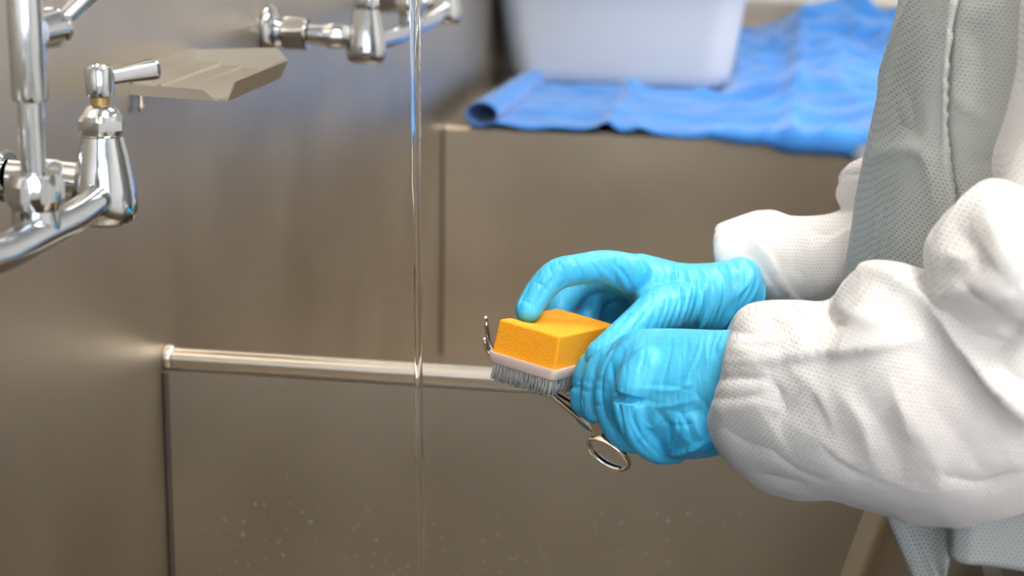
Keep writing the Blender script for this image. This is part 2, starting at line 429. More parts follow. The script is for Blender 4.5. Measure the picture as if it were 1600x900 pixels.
# leaning front panel with rolled front rim
prof = [(xf(ZB), ZB), (xf(ZR-.02), ZR-.02), (xf(ZR), ZR-.006), (XF+.008, ZR), (XF+.045, ZR), (XF+.052, ZR-.006), (XF+.052, ZR-.05), (XF+.040, ZR-.05), (XF+.03, ZR-.012), (xf(ZB)+.03, ZB)]
sbuild(extrude_y(prof, YN, YF), 'front_panel', M_STEEL, angle=25)
sbuild(G().box((XW, YN-.03, ZB), (XF+.03, YN, ZR)), 'end_panel', M_STEEL, flat=True)
# divider: sheet folded over a rounded top
def divider(y, th, name):
    r = 0.0085; pr = [(-th, ZB), (-th, ZR-.022), (-r, ZR-.013)]
    for k in range(13):
        a = math.pi*(1-k/12); pr.append((r*math.cos(a), ZR-.0075+r*math.sin(a)))
    pr += [(r, ZR-.013), (th, ZR-.022), (th, ZB)]
    x0, x1 = XW, XF+.01
    return pr, x0, x1
pr, x0, x1 = divider(YD, 0.006, 'd')
low = [p for p in pr if p[1] <= ZR-.02]; top = [p for p in pr if p[1] > ZR-.024]
def ext_x(prof, y, xa, xb_of):
    g = G(); g.rings([[np.array((xa, y+a, z)) for a, z in prof], [np.array((xb_of(z), y+a, z)) for a, z in prof]]); return g
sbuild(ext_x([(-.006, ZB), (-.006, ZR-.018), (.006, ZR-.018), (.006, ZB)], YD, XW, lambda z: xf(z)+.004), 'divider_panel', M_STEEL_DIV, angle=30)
rim = [(.0085*math.cos(a)*(-1), ZR-.0085+.0085*math.sin(a)*1.0) for a in np.linspace(-0.7, math.pi+0.7, 20)]
sbuild(ext_x(rim, YD, XW+.003, lambda z: xf(ZR)+.004), 'divider_rim', M_RIM, angle=50)
g = G(); c = np.array((XW+.003, YD, ZR-.0085))
rr = []
for k in range(24):
    a = 2*math.pi*k/24; rr.append([c+np.array(((.0045)*math.cos(b)+.0005, (.0088+.0022*math.sin(b))*math.cos(a), (.0088+.0022*math.sin(b))*math.sin(a))) for b in np.linspace(0, 2*math.pi, 9)[:-1]])
rr.append(rr[0]); g.rings(rr, caps=False); sbuild(g, 'weld_ring', M_RIM)
# coved corner between divider and leaning front
g = G(); R0 = 0.020; rings = []
for z in np.linspace(ZB, ZR-.02, 12):
    cx, cy = xf(z)-R0, YD-.006-R0; rg = []
    for k in range(9):
        a = math.pi/2*k/8; rg.append(np.array((cx+R0*math.cos(a), cy+R0*math.sin(a), z)))
    rg.append(np.array((xf(z)+.004, YD-.004, z))); rings.append(rg)
g.rings(rings); sbuild(g, 'corner_cove', M_RIM, angle=40)
for yy, nm in ((YD-.006, 'corner_shade'), (YF, 'corner_shade')):  # thin strips painting the dark band of the upright corners
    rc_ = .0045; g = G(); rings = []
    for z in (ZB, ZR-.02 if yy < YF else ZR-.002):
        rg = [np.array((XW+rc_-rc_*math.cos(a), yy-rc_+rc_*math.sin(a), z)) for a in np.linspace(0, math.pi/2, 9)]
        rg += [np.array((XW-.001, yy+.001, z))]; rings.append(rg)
    g.rings(rings); sbuild(g, nm, M_CORNER_SHADE, angle=40)
# far side of the far basin and drainboard
g = G()
g.rings([[np.array((XW, YF, ZB)), np.array((XW, YF, ZR-.004)), np.array((XW, YF+.004, ZR)), np.array((XW, YE, ZR)), np.array((XW, YE, ZR-.02)), np.array((XW, YF+.02, ZR-.02)), np.array((XW, YF+.02, ZB))],
         [np.array((xf(ZB), YF, ZB)), np.array((XF+.05, YF, ZR-.004)), np.array((XF+.05, YF+.004, ZR)), np.array((1.0, YE, ZR)), np.array((1.0, YE, ZR-.02)), np.array((XF+.05, YF+.02, ZR-.02)), np.array((xf(ZB), YF+.02, ZB))]])
sbuild(g, 'drainboard', M_STEEL, angle=25)
sbuild(G().box((XW, YE, ZR-.02), (1.0, YE+.012, ZR+.077)), 'end_splash', M_STEEL, flat=True)
# legs of the sink
for lx, ly in ((XW+.02, YN+.05), (XF-.02, YN+.05), (XW+.02, YF-.02), (XF-.02, YF-.02), (XW+.02, YE-.06), (.9, YE-.06)):
    sbuild(G().tube([(lx, ly, 0), (lx, ly, .04), (lx, ly, ZB-.01 if ly < YF else ZR-.02)], [.014, .02, .02], 16), 'leg', M_RIM)

# water droplets clinging to the near face of the divider
g = G()
for k in range(420):
    t = random.random()**0.6
    x = random.uniform(XW+.03, xf(ZR-.15)-.02); z = ZR-.10-.13*t + random.gauss(0, .006); r = random.choice((.0008, .0010, .0014, .0019))*random.uniform(.7, 1.3)
    cc = np.array((x, YD-.0062, z)); rings = []
    for hgt, q in ((0, 1), (.45, .85), (.75, .5)):
        rings.append([cc+np.array((q*r*math.cos(2*math.pi*i/7), -hgt*r*.7, q*r*1.1*math.sin(2*math.pi*i/7))) for i in range(7)])
    g.rings(rings)
tag(g.build('water_droplets', M_DROP), 'tiny water droplets clinging low on the near face of the divider', 'droplets', kind='stuff')

# ------------------------------------------------------------------ faucets
def valve(par, y, lever_dir, L_off):
    """valve body with bonnet, stem, hub and lever, plus the inlet to the wall"""
    o = np.array((0, y, 0))
    g = G().lathe([(.004, -.0155), (.0145, -.0150), (.0178, -.0125), (.0192, -.007), (.0192, -.001), (.0182, .006), (.0165, .016), (.0144, .026), (.0126, .033), (.0120, .036), (.0100, .0365)], 40, o)
    b = g.build('valve_body', M_CHROME, par, angle=60)
    G().hexnut(.0142, .0125, o+np.array((0, 0, .0365)), rot=.25, cham=.35).build('bonnet_nut', M_CHROME, b, angle=14)
    G().lathe([(.011, .049), (.0098, .051), (.0075, .0535), (.006, .054)], 28, o).build('bonnet_cap', M_CHROME, b)
    G().lathe([(.0055, .053), (.0055, .060)], 20, o).build('stem', M_BRASS, b)
    G().lathe([(.006, .0585), (.0078, .0595), (.0082, .0625), (.0082, .0745), (.0074, .0762), (.0050, .0764), (.0046, .0757), (.001, .0757)], 32, o).build('hub', M_CHROME, b)
    d = np.array(lever_dir, float); d /= np.linalg.norm(d); s = np.cross((0, 0, 1), d); s /= np.linalg.norm(s); u = np.cross(d, s)
    rings = []
    for t, hw, hh in ((.004, .0030, .0042), (.012, .0036, .0044), (.024, .0050, .0052), (.034, .0062, .0060), (.0365, .0062, .0058), (.0375, .0052, .0048)):
        c = o+np.array((0, 0, .0685))+d*t
        rings.append([c+s*hw*np.sign(math.cos(a))*abs(math.cos(a))**.55+u*hh*np.sign(math.sin(a))*abs(math.sin(a))**.55 for a in np.linspace(0, 2*math.pi, 25)[:-1]])
    G().rings(rings).build('lever', M_CHROME, par, angle=50)
    # inlet: eccentric arm, union nut, flange at the wall
    w = -L_off
    G().tube(bez([(-.006, y, .008), (-.024, y, .009), (-.040, y-.004, .010), (-.055, y-.006, .011)], 14), [.0115]*6+[.0125]*3+[.010]*6, 24).build('inlet_arm', M_CHROME, par)
    G().hexnut(.0175, .024, (-.079, y-.006, .011), axis='X', rot=.2, cham=.2).build('union_nut', M_CHROME, par, angle=14)
    G().lathe([(.010, 0), (.027, .001), (.0275, .003), (.024, .007), (.014, .010), (.010, .017)], 36, (w, y-.006, .011), axis='X').build('wall_flange', M_CHROME, par)
def faucet(px_valve, px_coup, L_half, label, spout):
    pv = PX(*px_valve, XW+.095)
    y = float(PX(*px_coup, XW+.095)[1]) if L_half is None else float(pv[1])+L_half
    if L_half is None: L_half = float(pv[1])-y
    z = float(pv[2])+.014
    f = empty('wall_faucet', (XW+.095, y, z)); tag(f, label, 'faucet')
    LO = .095
    G().tube(bez([(0, -L_half, .002), (.003, -L_half*.5, -.001), (.003, 0, -.001), (.003, L_half*.5, -.001), (0, L_half, .002)], 24), .0095, 24, flat=1.0).build('bridge', M_CHROME, f)
    valve(f, L_half, (.62, .8, .10), LO); valve(f, -L_half, (.62, -.8, .10), LO)
    G().lathe([(.012, -.004), (.0125, .006), (.0118, .013)], 32).build('riser_socket', M_CHROME, f)
    G().hexnut(.0155, .019, (0, 0, .012), rot=.61, cham=.42).build('coupling_nut', M_CHROME, f, angle=14)
    G().tube([(0, 0, .02), (0, 0, .08)], .0066, 28).build('riser_pipe', M_CHROME, f)
    G().lathe([(.0068, .0685), (.0088, .069), (.0092, .071), (.0092, .175), (.008, .178)], 32).build('riser_sleeve', M_CHROME, f)
    zb = .104
    br = G().lathe([(.0095, .002), (.0098, .024), (.0100, .026), (.0108, .0265), (.0108, .0300), (.0100, .0305), (.006, .0305)], 32, (.002, 0, zb), axis='Y').build('side_valve', M_CHROME, f, angle=30)
    G().hexnut(.0088, .007, (.002, .0305, zb), axis='Y').build('end_nut', M_CHROME, br, angle=35)
    g = G().tube([(.002, .033, zb), (.006, .040, zb+.006), (.012, .058, zb+.017)], [.004, .0045, .0055], 16); g.build('side_lever', M_CHROME, br)
    if spout is not None:
        e = np.array(spout)-np.array((XW+.095, y, z)); top = .27
        pts = [(0, 0, .17), (0, 0, .22), (e[0]*.12, e[1]*.12, .255), (e[0]*.5, e[1]*.5, .285), (e[0]*.88, e[1]*.88, .255), (e[0], e[1], .215), (e[0], e[1], e[2])]
        G().tube(bez(pts, 48), .0068, 20).build('spout', M_CHROME, f)
        G().lathe([(.006, 0), (.0085, .001), (.009, .004), (.009, .018), (.0075, .02)], 28, e-np.array((0, 0, .002))).build('spout_nozzle', M_CHROME, f)
    return f
WT = PY(646, -40, 1.12); WB = PY(657.5, 905, 1.12)
faucet((165, 345), (57, 350), None, 'chrome wall faucet with lever valve, bridge and tall riser at the left edge', (WT[0], WT[1], WT[2]+.045))
faucet((572, 96), (625, 25), .205, 'blurred chrome wall faucet above the far basin, behind the water stream', None)

# ------------------------------------------------------------------ falling water
g = G(); path = []; rad = []; n = 150
w0 = np.array((WT[0], WT[1], WT[2]+.045)); w1 = WB.copy(); w1[2] = ZB
for i in range(n+1):
    t = i/n; p = w0+(np.array((WB[0], WB[1], WB[2]))-w0)*t*(w0[2]-ZB)/(w0[2]-WB[2])
    p[2] = w0[2]+(ZB+.001-w0[2])*t
    p[0] += .0007*noise.noise((0, 0, t*14))+.0003*noise.noise((5, 0, t*40))
    p[1] += .0006*noise.noise((3, 1, t*14))
    path.append(p); rad.append((.0033-.0014*t)*(1+.16*noise.noise((9, 2, t*22))))
rings = []
for i, p in enumerate(path):
    t = i/n; rg = []
    for k in range(18):
        a = 2*math.pi*k/18; r = rad[i]*(1+.16*math.sin(2*a+14*t+2*noise.noise((1, 7, t*9)))+.06*math.sin(3*a-30*t))
        rg.append(p+np.array((r*math.cos(a), r*math.sin(a), 0)))
    rings.append(rg)
g.rings(rings); tag(g.build('water_stream', M_WATER, angle=None), 'thin clear stream of water falling into the near basin', 'water')

# ------------------------------------------------------------------ soap tray on the splash back
ty0, ty1 = 1.197, 1.338
tp = lambda x, y, Y=ty0: PY(x, y, Y)
zt = float(PX(205, 131, XW)[2]); xa = float(tp(318, 133)[0]); xb = float(tp(341, 158)[0]); xc = float(tp(356, 158)[0]); xd = float(tp(366, 127)[0])
zv = float(tp(345, 158)[2]); zd = float(tp(366, 127)[2])
tray = empty('soap_tray', (XW, (ty0+ty1)/2, zt)); tag(tray, 'small bent steel soap tray with a drip gutter on the splash back', 'tray')
TO = np.array((XW, (ty0+ty1)/2, zt))
def tb(g, name, m=M_RIM, **k):
    g.v = [v-TO for v in g.v]; return g.build(name, m, tray, **k)
th = .0014; zf = zt+.001
base = [(XW, zf), (XW+.02, zf-.002), (XW+.0205, zf-.0005), (XW+.0235, zf-.0005), (XW+.024, zf-.0025), (XW+.038, zf-.0035), (XW+.0385, zf-.002), (XW+.0415, zf-.002), (XW+.042, zf-.004), (xa, zf-.005), (xb, zv+.0015), (xc, zv+.0015), (xd, zd)]
und = [(x, z-th) for x, z in base[::-1]]; und[0] = (xd+th, zd)
tb(extrude_y(base+und, ty0, ty1), 'pan', angle=20)
tb(G().rings([[np.array(p) for p in ((XW, ty0-.0014, zt), (xa, ty0-.0014, zt-.002), (xb, ty0-.0014, zv), (XW, ty0-.0014, zv+.002))],
              [np.array(p) for p in ((XW, ty0, zt), (xa, ty0, zt-.002), (xb, ty0, zv), (XW, ty0, zv+.002))]]), 'front_flange', flat=True)
tb(G().rings([[np.array(p) for p in ((XW, ty1, zt-.004), (xd-.004, ty1, zv+.004), (xd, ty1, zd), (xd-.008, ty1, zd+.010), (XW, ty1, zt+.011))],
              [np.array(p) for p in ((XW, ty1+.0014, zt-.004), (xd-.004, ty1+.0014, zv+.004), (xd, ty1+.0014, zd), (xd-.008, ty1+.0014, zd+.010), (XW, ty1+.0014, zt+.011))]]), 'end_upstand', flat=True)
tb(G().box((XW, ty0, zt-.004), (XW+.0012, ty1, zt+.012)), 'wall_flange', flat=True)
s = PX(213, 168, XW+.006)
tb(G().lathe([(.0015, -.008), (.0028, -.006), (.0030, -.003), (.0022, 0), (.002, .010)], 16, (XW+.006, ty0+.004, zv-.004)), 'fixing_screw', M_RIM)

# ------------------------------------------------------------------ drainboard: towel and tub
g = G(); nu, nv = 150, 150; x0t, x1t = -.405, .62; rows = []
def fbm(x, y, s): return noise.noise((x*s, y*s, 1.7))+.5*noise.noise((x*s*2.1, y*s*2.1, 4.1))
for j in range(nv+1):
    v = j/nv; row = []
    for i in range(nu+1):
        u = -.115+(x1t-x0t+.115)*i/nu
        X = x0t+u if u > 0 else None
        xx = x0t+max(u, 0)
        over = .004+.05*max(0, (xx+.2)/.6)**1.3+.006*fbm(xx, 0, 14)
        yl = -over+v*(1.45+over)
        Y = YF+.003+yl
        right = min(1, max(0, (xx+.10)/.30)); back = min(1, max(0, (Y-2.7)/.8))
        z = .003
        z += (.006+.012*right+.030*back)*max(0, fbm(xx*.8, Y*1.2, 7)+.35)
        z += (.006+.022*right)*(1-abs(noise.noise((xx*7, Y*4, 3.3))))**4+(.004+.012*right)*(1-abs(noise.noise((xx*13+4, Y*6, 9.3))))**5
        for (yc, a, w) in ((2.60, .009, .025), (2.86, .012, .03), (3.25, .016, .04)): z += a*math.exp(-((Y-yc-.04*math.sin(xx*6))/w)**2)
        for (xc_, a, w) in ((-.215, .010, .012), (.055, .012, .014), (.33, .014, .02)): z += a*math.exp(-((xx-xc_-.03*(Y-2.5))/w)**2)
        z += .045*max(0, (Y-3.35)/.5)*right
        inten = max(0, min(1, (Y-(2.84))/.03))*max(0, min(1, (3.30-Y)/.03))*max(0, min(1, (xx+.47)/.03))*max(0, min(1, (-.03-xx)/.03))
        z = z*(1-inten)+.002*inten
        if yl < 0:
            drop = min(-yl, .05); Yp = YF-.004-.004*math.sin(min(1, drop/.02)*math.pi/2); zz = z*max(0, 1-drop/.02)-drop*.8
            Yq, zq = Yp, zz+.001
        else: Yq, zq = Y-.004*(1 if yl < .01 else 0), z
        if u < 0:
            rr0 = .017*(1-.35*v); ang = min(5.3, -u/rr0*.9)
            row.append(np.array((x0t-1.35*rr0*math.sin(ang)+.03*v, YF-.003+max(0, v)*1.0 if True else Yq, ZR+.003+rr0*(1-math.cos(ang)))))
        else:
            b = math.exp(-u/.02); yq = Yq*(1-b)+(YF-.003+v*1.0)*b if v < 1 else Yq
            row.append(np.array((xx+.03*v*b, yq, ZR+zq*(1-b)+.003*b)))
    rows.append(row)
g.rings(rows, caps=False, closed=False)
tow = g.build('surgical_towel', M_TOWEL, angle=None)
so = tow.modifiers.new('thick', 'SOLIDIFY'); so.thickness = .0022; so.offset = 1
tag(tow, 'wrinkled bright blue cloth towel spread on the drainboard under the tub', 'towel')
# tub
def rrect(cx, cy, hx, hy, r, z, n=10):
    out = []
    for qx, qy, a0 in ((1, 1, 0), (-1, 1, 90), (-1, -1, 180), (1, -1, 270)):
        for k in range(n+1):
            a = math.radians(a0+90*k/n); out.append(np.array((cx+qx*(hx-r)+r*math.cos(a), cy+qy*(hy-r)+r*math.sin(a), z)))
    return out
tl = PZ(812, 128, ZR); trr = PZ(1125, 140, ZR)
tcx = float(tl[0]+trr[0])/2; thx = float(trr[0]-tl[0])/2+.016; tcy = 2.925+.16; thy = .165
g = G(); rings = []
for dz, gr in ((.000, -.030), (.002, -.012), (.006, -.005), (.012, -.001), (.03, .003), (.09, .012), (.17, .024), (.185, .028), (.188, .040), (.193, .041), (.194, .028), (.18, .021), (.03, -.002), (.012, -.012)):
    rings.append(rrect(tcx, tcy, thx+gr, thy+gr, .055, ZR+.006+dz))
g.rings(rings); tag(g.build('plastic_tub', M_TUB, angle=60), 'white plastic tub with rounded corners standing on the blue towel', 'tub')

# ------------------------------------------------------------------ scrub brush with sponge
def rotm(a, b, c):
    ca, sa, cb, sb, cc, s_ = math.cos(a), math.sin(a), math.cos(b), math.sin(b), math.cos(c), math.sin(c)
    return np.array([[cb, 0, sb], [0, 1, 0], [-sb, 0, cb]]) @ np.array([[1, 0, 0], [0, cc, -s_], [0, s_, cc]]) @ np.array([[ca, -sa, 0], [sa, ca, 0], [0, 0, 1]])
BM = rotm(-.398, .1398, -.0779); BO = PY(865.2, 586.3, 1.065)
E1, E2, E3 = -BM[:, 0], BM[:, 1], BM[:, 2]
BW, BL, BH = .0505, .0848, .0264
brush = empty('scrub_brush', tuple(BO)); tag(brush, 'orange sponge scrub brush with clear plastic bristles held in the hands', 'brush')
def bl(a, b, c): return E1*a+E2*b+E3*c
def bgrid(lo, hi, inset_top=0.0, n=(14, 20, 8), press=None):
    """subdivided rounded block in brush coordinates"""
    g = G(); idx = {}
    def vert(i, j, k):
        key = (i, j, k)
        if key in idx: return idx[key]
        f = [lo[0]+(hi[0]-lo[0])*i/n[0], lo[1]+(hi[1]-lo[1])*j/n[1], lo[2]+(hi[2]-lo[2])*k/n[2]]
        t = k/n[2]; cx, cy = (lo[0]+hi[0])/2, (lo[1]+hi[1])/2
        f[0] = cx+(f[0]-cx)*(1-inset_top*t); f[1] = cy+(f[1]-cy)*(1-inset_top*.6*t)
        if press: f[2] -= press(f[0], f[1])*t
        idx[key] = len(g.v); g.v.append(bl(*f)); return idx[key]
    for i in range(n[0]):
        for j in range(n[1]):
            for k in (0, n[2]): g.f.append((vert(i, j, k), vert(i+1, j, k), vert(i+1, j+1, k), vert(i, j+1, k)))
    for i in range(n[0]):
        for k in range(n[2]):
            for j in (0, n[1]): g.f.append((vert(i, j, k), vert(i+1, j, k), vert(i+1, j, k+1), vert(i, j, k+1)))
    for j in range(n[1]):
        for k in range(n[2]):
            for i in (0, n[0]): g.f.append((vert(i, j, k), vert(i, j+1, k), vert(i, j+1, k+1), vert(i, j, k+1)))
    return g
PT = PY(826, 494, 1.112)-BO; pa, pb = PT.dot(E1), PT.dot(E2)
press = lambda a, b: .0045*math.exp(-((a-pa)**2+(b-pb)**2)/.011**2)
bevel_mod(bgrid((0, 0, .0), (BW, BL, BH), .05, press=press).build('sponge', M_SPONGE, brush, angle=60), .0012, 2)
g = G(); fl = .0022
rings = []
for c, e in ((.0035, fl), (.002, fl), (-.0035, fl*.4), (-.0045, -.001)):
    rings.append([bl(BW/2+x, BL/2+y, c) for x, y, _ in rrect(0, 0, BW/2+e, BL/2+e, .004, 0, 4)])
rings.append([bl(BW/2+x, BL/2+y, 0) for x, y, _ in rrect(0, 0, BW/2-.002, BL/2-.002, .003, 0, 4)])
g.rings(rings); g.build('base', M_BRUSH, brush, angle=35)
g = G()
for i in range(26):
    for j in range(42):
        a = .002+(BW-.004)*i/25; b = .002+(BL-.004)*j/41
        if 3 <= i <= 22 and 3 <= j <= 38 and (i % 3 or j % 3): continue
        p0 = bl(a, b, -.003); p1 = bl(a+random.gauss(0, .0003), b+random.gauss(0, .0003), -.009); p2 = bl(a+random.gauss(.0004, .0006), b+random.gauss(0, .0006), -.0165+random.gauss(0, .0005))
        g.tube([p0, p1, p2], [.0006, .0006, .0004], 4)
tag(g.build('bristles', M_BRISTLE, brush, angle=None), kind='stuff')

# ------------------------------------------------------------------ ring-handled forceps
tool = empty('forceps', tuple(PY(900, 645, 1.09))); tag(tool, 'slim steel ring-handled forceps with curved tips under the scrub brush', 'forceps')
FO = PY(900, 645, 1.09)
def fb(g, name, **k):
    g.v = [v-FO for v in g.v]; return g.build(name, M_TOOL, tool, **k)
def pp(lst): return [PY(*q) for q in lst]
fb(G().tube(bez(pp([(756, 496, 1.150), (760, 499, 1.150), (761, 515, 1.150), (764, 532, 1.150), (772, 548, 1.149), (800, 572, 1.145), (840, 600, 1.135)]), 40), [.0008, .0010]+[.0013]*8+[.0018]*31, 12), 'jaw')
fb(G().tube(bez(pp([(756, 528, 1.146), (759, 536, 1.146), (765, 552, 1.146), (790, 572, 1.143), (840, 604, 1.133)]), 30), [.0008, .0012]+[.0016]*4+[.0019]*25, 12), 'jaw')
fb(G().tube(bez(pp([(836, 598, 1.136), (845, 604, 1.134), (858, 614, 1.131)]), 8), .0034, 12, flat=.7), 'box_lock')
fb(G().tube(bez(pp([(850, 607, 1.132), (876, 629, 1.096), (902, 650, 1.058), (926, 669, 1.036)]), 24), [.0021]*25, 12), 'shank')
fb(G().tube(bez(pp([(850, 604, 1.132), (885, 626, 1.118), (915, 645, 1.104), (935, 655, 1.095)]), 24), [.0021]*25, 12), 'shank')
fb(G().rings([[PY(x, y, Y) for x, y in ((922, 664), (933, 660), (943, 674), (936, 686), (928, 680))] for Y in (1.0375, 1.034)]), 'ratchet', flat=True)
fb(G().tube(bez(pp([(926, 668, 1.036), (934, 680, 1.036), (936, 686, 1.037)]), 8), .0019, 10), 'neck')
rc = PY(951, 709, 1.040)
ax1 = CR @ np.array([.80, -.60, 0]); ax2 = CR @ np.array([.60*.45, .80*.45, .89])
g = G(); rings = []
for k in range(40):
    a = 2*math.pi*k/40; rad_ = ax1*math.cos(a)+ax2*math.sin(a); c = rc+rad_*.0155*(1 if True else 1)
    nrm = np.cross(ax1, ax2); rings.append([c+rad_*.0013*math.cos(b)+nrm*.0024*math.sin(b) for b in np.linspace(0, 2*math.pi, 11)[:-1]])
rings.append(rings[0]); g.rings(rings, caps=False); fb(g, 'finger_ring', angle=60)

# ------------------------------------------------------------------ person: gown, sleeves, gloves
person = empty('person', (0.40, 1.15, 0)); PO = np.array((0.40, 1.15, 0))
tag(person, 'person in a white nonwoven gown and blue gloves scrubbing over the sink', 'person')
def chain(g, pts, n=20, ns=24):
    """tapered finger-like limb through (px, py, depth, radius in m)"""
    P = [PY(*p[:3]) for p in pts]; Rr = [p[3] for p in pts]
    path = bez(P, n); rr_ = [float(r[0]) for r in bez([(r, 0, 0) for r in Rr], n)]
    d0 = path[0]-path[1]; d0 /= np.linalg.norm(d0); d1 = path[-1]-path[-2]; d1 /= np.linalg.norm(d1)
    pre = [(path[0]+d0*rr_[0]*math.sin(a), rr_[0]*math.cos(a)) for a in (1.45, 1.1, .7, .35)]
    post = [(path[-1]+d1*rr_[-1]*math.sin(a), rr_[-1]*math.cos(a)) for a in (.35, .7, 1.1, 1.45)]
    allp = [p for p, _ in pre]+path+[p for p, _ in post]; allr = [r for _, r in pre]+rr_+[r for _, r in post]
    g.tube(allp, allr, ns)
def loft(g, st, n=72, ns=48, p=2.0):
    """st: (top px, bottom px, depth, half thickness along depth); elliptical sections"""
    C = []; 
    for (tx, ty), (bx, by), Y, ry in st:
        a, b = PY(tx, ty, Y), PY(bx, by, Y); C.append((a, b, ry))
    A = bez([c[0] for c in C], n); B = bez([c[1] for c in C], n); RY = [q[0] for q in bez([(c[2], 0, 0) for c in C], n)]
    rings = []
    for a, b, ry in zip(A, B, RY):
        c = (a+b)/2; h = (a-b)/2; rg = []
        for k in range(ns):
            t = 2*math.pi*k/ns; ct, s_ = math.cos(t), math.sin(t)
            rg.append(c+h*np.sign(ct)*abs(ct)**(2/p)+np.array((0, -1, 0))*ry*np.sign(s_)*abs(s_)**(2/p))
        rings.append(rg)
    g.rings(rings)

# ---- far hand (right hand) gripping the sponge
g = G()
chain(g, [(985, 428, 1.160, .0150), (945, 417, 1.150, .0122), (905, 421, 1.140, .0112), (872, 428, 1.132, .0112), (848, 449, 1.126, .0105), (832, 473, 1.120, .0100), (825, 484, 1.116, .0096)])
chain(g, [(1000, 440, 1.190, .0155), (950, 432, 1.196, .0120), (905, 445, 1.198, .0110), (878, 475, 1.190, .0105), (872, 505, 1.180, .0095)])
chain(g, [(1010, 450, 1.212, .0150), (965, 446, 1.220, .0115), (930, 462, 1.216, .0105), (915, 500, 1.200, .0095), (912, 520, 1.190, .009)])
chain(g, [(1020, 460, 1.228, .0135), (985, 462, 1.232, .0100), (960, 480, 1.226, .0092), (950, 512, 1.212, .0085)])
chain(g, [(1075, 478, 1.175, .0190), (1035, 487, 1.140, .0180), (1000, 506, 1.115, .0135), (966, 533, 1.092, .0118), (938, 556, 1.080, .0108)])
loft(g, [((975, 399), (992, 466), 1.172, .014), ((1000, 398), (1010, 510), 1.178, .030), ((1030, 405), (1035, 528), 1.182, .034), ((1065, 413), (1066, 531), 1.186, .034), ((1105, 413), (1100, 530), 1.190, .033), ((1135, 409), (1130, 528), 1.194, .031), ((1160, 403), (1160, 522), 1.198, .032), ((1184, 416), (1188, 508), 1.203, .028), ((1193, 440), (1194, 490), 1.206, .018)], 70)
far_me = fuse(g, .00095, 8)
wr = []
for a in ([(892, 400), (902, 413), (910, 429), (913, 446)], [(872, 409), (882, 422), (885, 438), (879, 447)], [(931, 404), (954, 427), (970, 454), (982, 484)],
          [(950, 406), (972, 423), (986, 446), (993, 470)], [(968, 397), (984, 416), (991, 441)], [(993, 400), (1004, 413), (1006, 425)], [(918, 403), (935, 425), (940, 445)]):
    wr.append((a, .0016, .0011, 'v'))
for a in ([(844, 423), (822, 454), (806, 490)], [(865, 434), (850, 455), (837, 477)], [(857, 415), (864, 432), (858, 446)]): wr.append((a, .0013, .0008, 'v'))
for a in ([(1132, 408), (1142, 422), (1144, 450), (1136, 473), (1119, 510)], [(1104, 418), (1117, 441), (1119, 465), (1106, 499), (1093, 518)], [(1081, 416), (1085, 435), (1083, 465), (1070, 505)],
          [(1055, 412), (1057, 437), (1062, 471), (1055, 508)], [(1100, 437), (1098, 465), (1088, 500)], [(1128, 440), (1124, 470), (1108, 512)], [(1150, 420), (1158, 445), (1148, 480), (1130, 515)],
          [(1070, 414), (1078, 440), (1074, 470), (1062, 515)], [(1093, 418), (1104, 436), (1105, 460)]):
    wr.append((a, .0018, .0013, 'r'))
for i in range(13):
    x = 1030+i*9.5; wr.append(([(x+13, 468-i*.4), (x+6, 490), (x-6, 522)], .0012, .0008, 'v'))
for a in ([(1160, 404), (1176, 425), (1172, 450), (1150, 485), (1128, 515)], [(1176, 428), (1165, 448), (1140, 472)], [(1186, 440), (1175, 465), (1145, 500)]): wr.append((a, .0016, .0012, 'r'))
for a in ([(1190, 425), (1193, 450), (1191, 485)],): wr.append((a, .002, .0016, 'r'))
for a in ([(1010, 430), (1000, 470), (970, 505), (945, 540)], [(1020, 440), (1014, 480), (990, 515)], [(1028, 470), (1020, 500), (1005, 525)]): wr.append((a, .0014, .0007, 'v'))
for a in ([(1015, 415), (1035, 440), (1040, 470)], [(1035, 410), (1048, 440), (1050, 475)], [(960, 402), (978, 432), (988, 468)], [(942, 404), (962, 430), (976, 466)], [(880, 404), (893, 420), (897, 440)], [(835, 440), (848, 446), (857, 458)], [(815, 468), (828, 474), (840, 484)],
          [(1146, 412), (1156, 430), (1158, 460)], [(1118, 414), (1130, 436), (1130, 470)]): wr.append((a, .0009, .0007, 'v'))
crease(far_me, wr, 1.7); relax_mesh(far_me, 1, .3)
V = get_v(far_me)-PO; set_v(far_me, V)
o = finish('glove', far_me, M_GLOVE_FAR, person); o['label'] = 'blue glove with wrinkled wrist gripping the sponge from above'

# ---- near hand (left hand), closed around the forceps, little finger towards the viewer
g = G()
loft(g, [((940, 566), (938, 616), 1.060, .018), ((958, 537), (958, 660), 1.055, .036), ((990, 520), (992, 680), 1.045, .042), ((1030, 517), (1030, 695), 1.036, .042), ((1075, 517), (1075, 700), 1.025, .038), ((1115, 518), (1115, 695), 1.015, .034), ((1150, 518), (1150, 690), 1.005, .032), ((1180, 522), (1180, 685), 1.0, .030)], 60)
chain(g, [(960, 566, 1.082, .013), (932, 572, 1.084, .0122), (918, 594, 1.083, .0112), (915, 625, 1.080, .0108), (922, 648, 1.076, .010), (950, 660, 1.070, .010)])
chain(g, [(975, 562, 1.060, .014), (948, 574, 1.060, .0128), (934, 602, 1.058, .0118), (934, 640, 1.056, .0112), (950, 664, 1.052, .0105), (985, 668, 1.048, .010)])
chain(g, [(992, 562, 1.036, .014), (968, 580, 1.034, .0130), (956, 612, 1.032, .0120), (960, 652, 1.032, .0115), (982, 682, 1.032, .0108), (1015, 684, 1.034, .010)])
chain(g, [(1015, 575, 1.014, .014), (992, 600, 1.008, .0128), (985, 635, 1.005, .0118), (998, 674, 1.006, .0110), (1028, 700, 1.012, .0104), (1060, 698, 1.018, .010)])
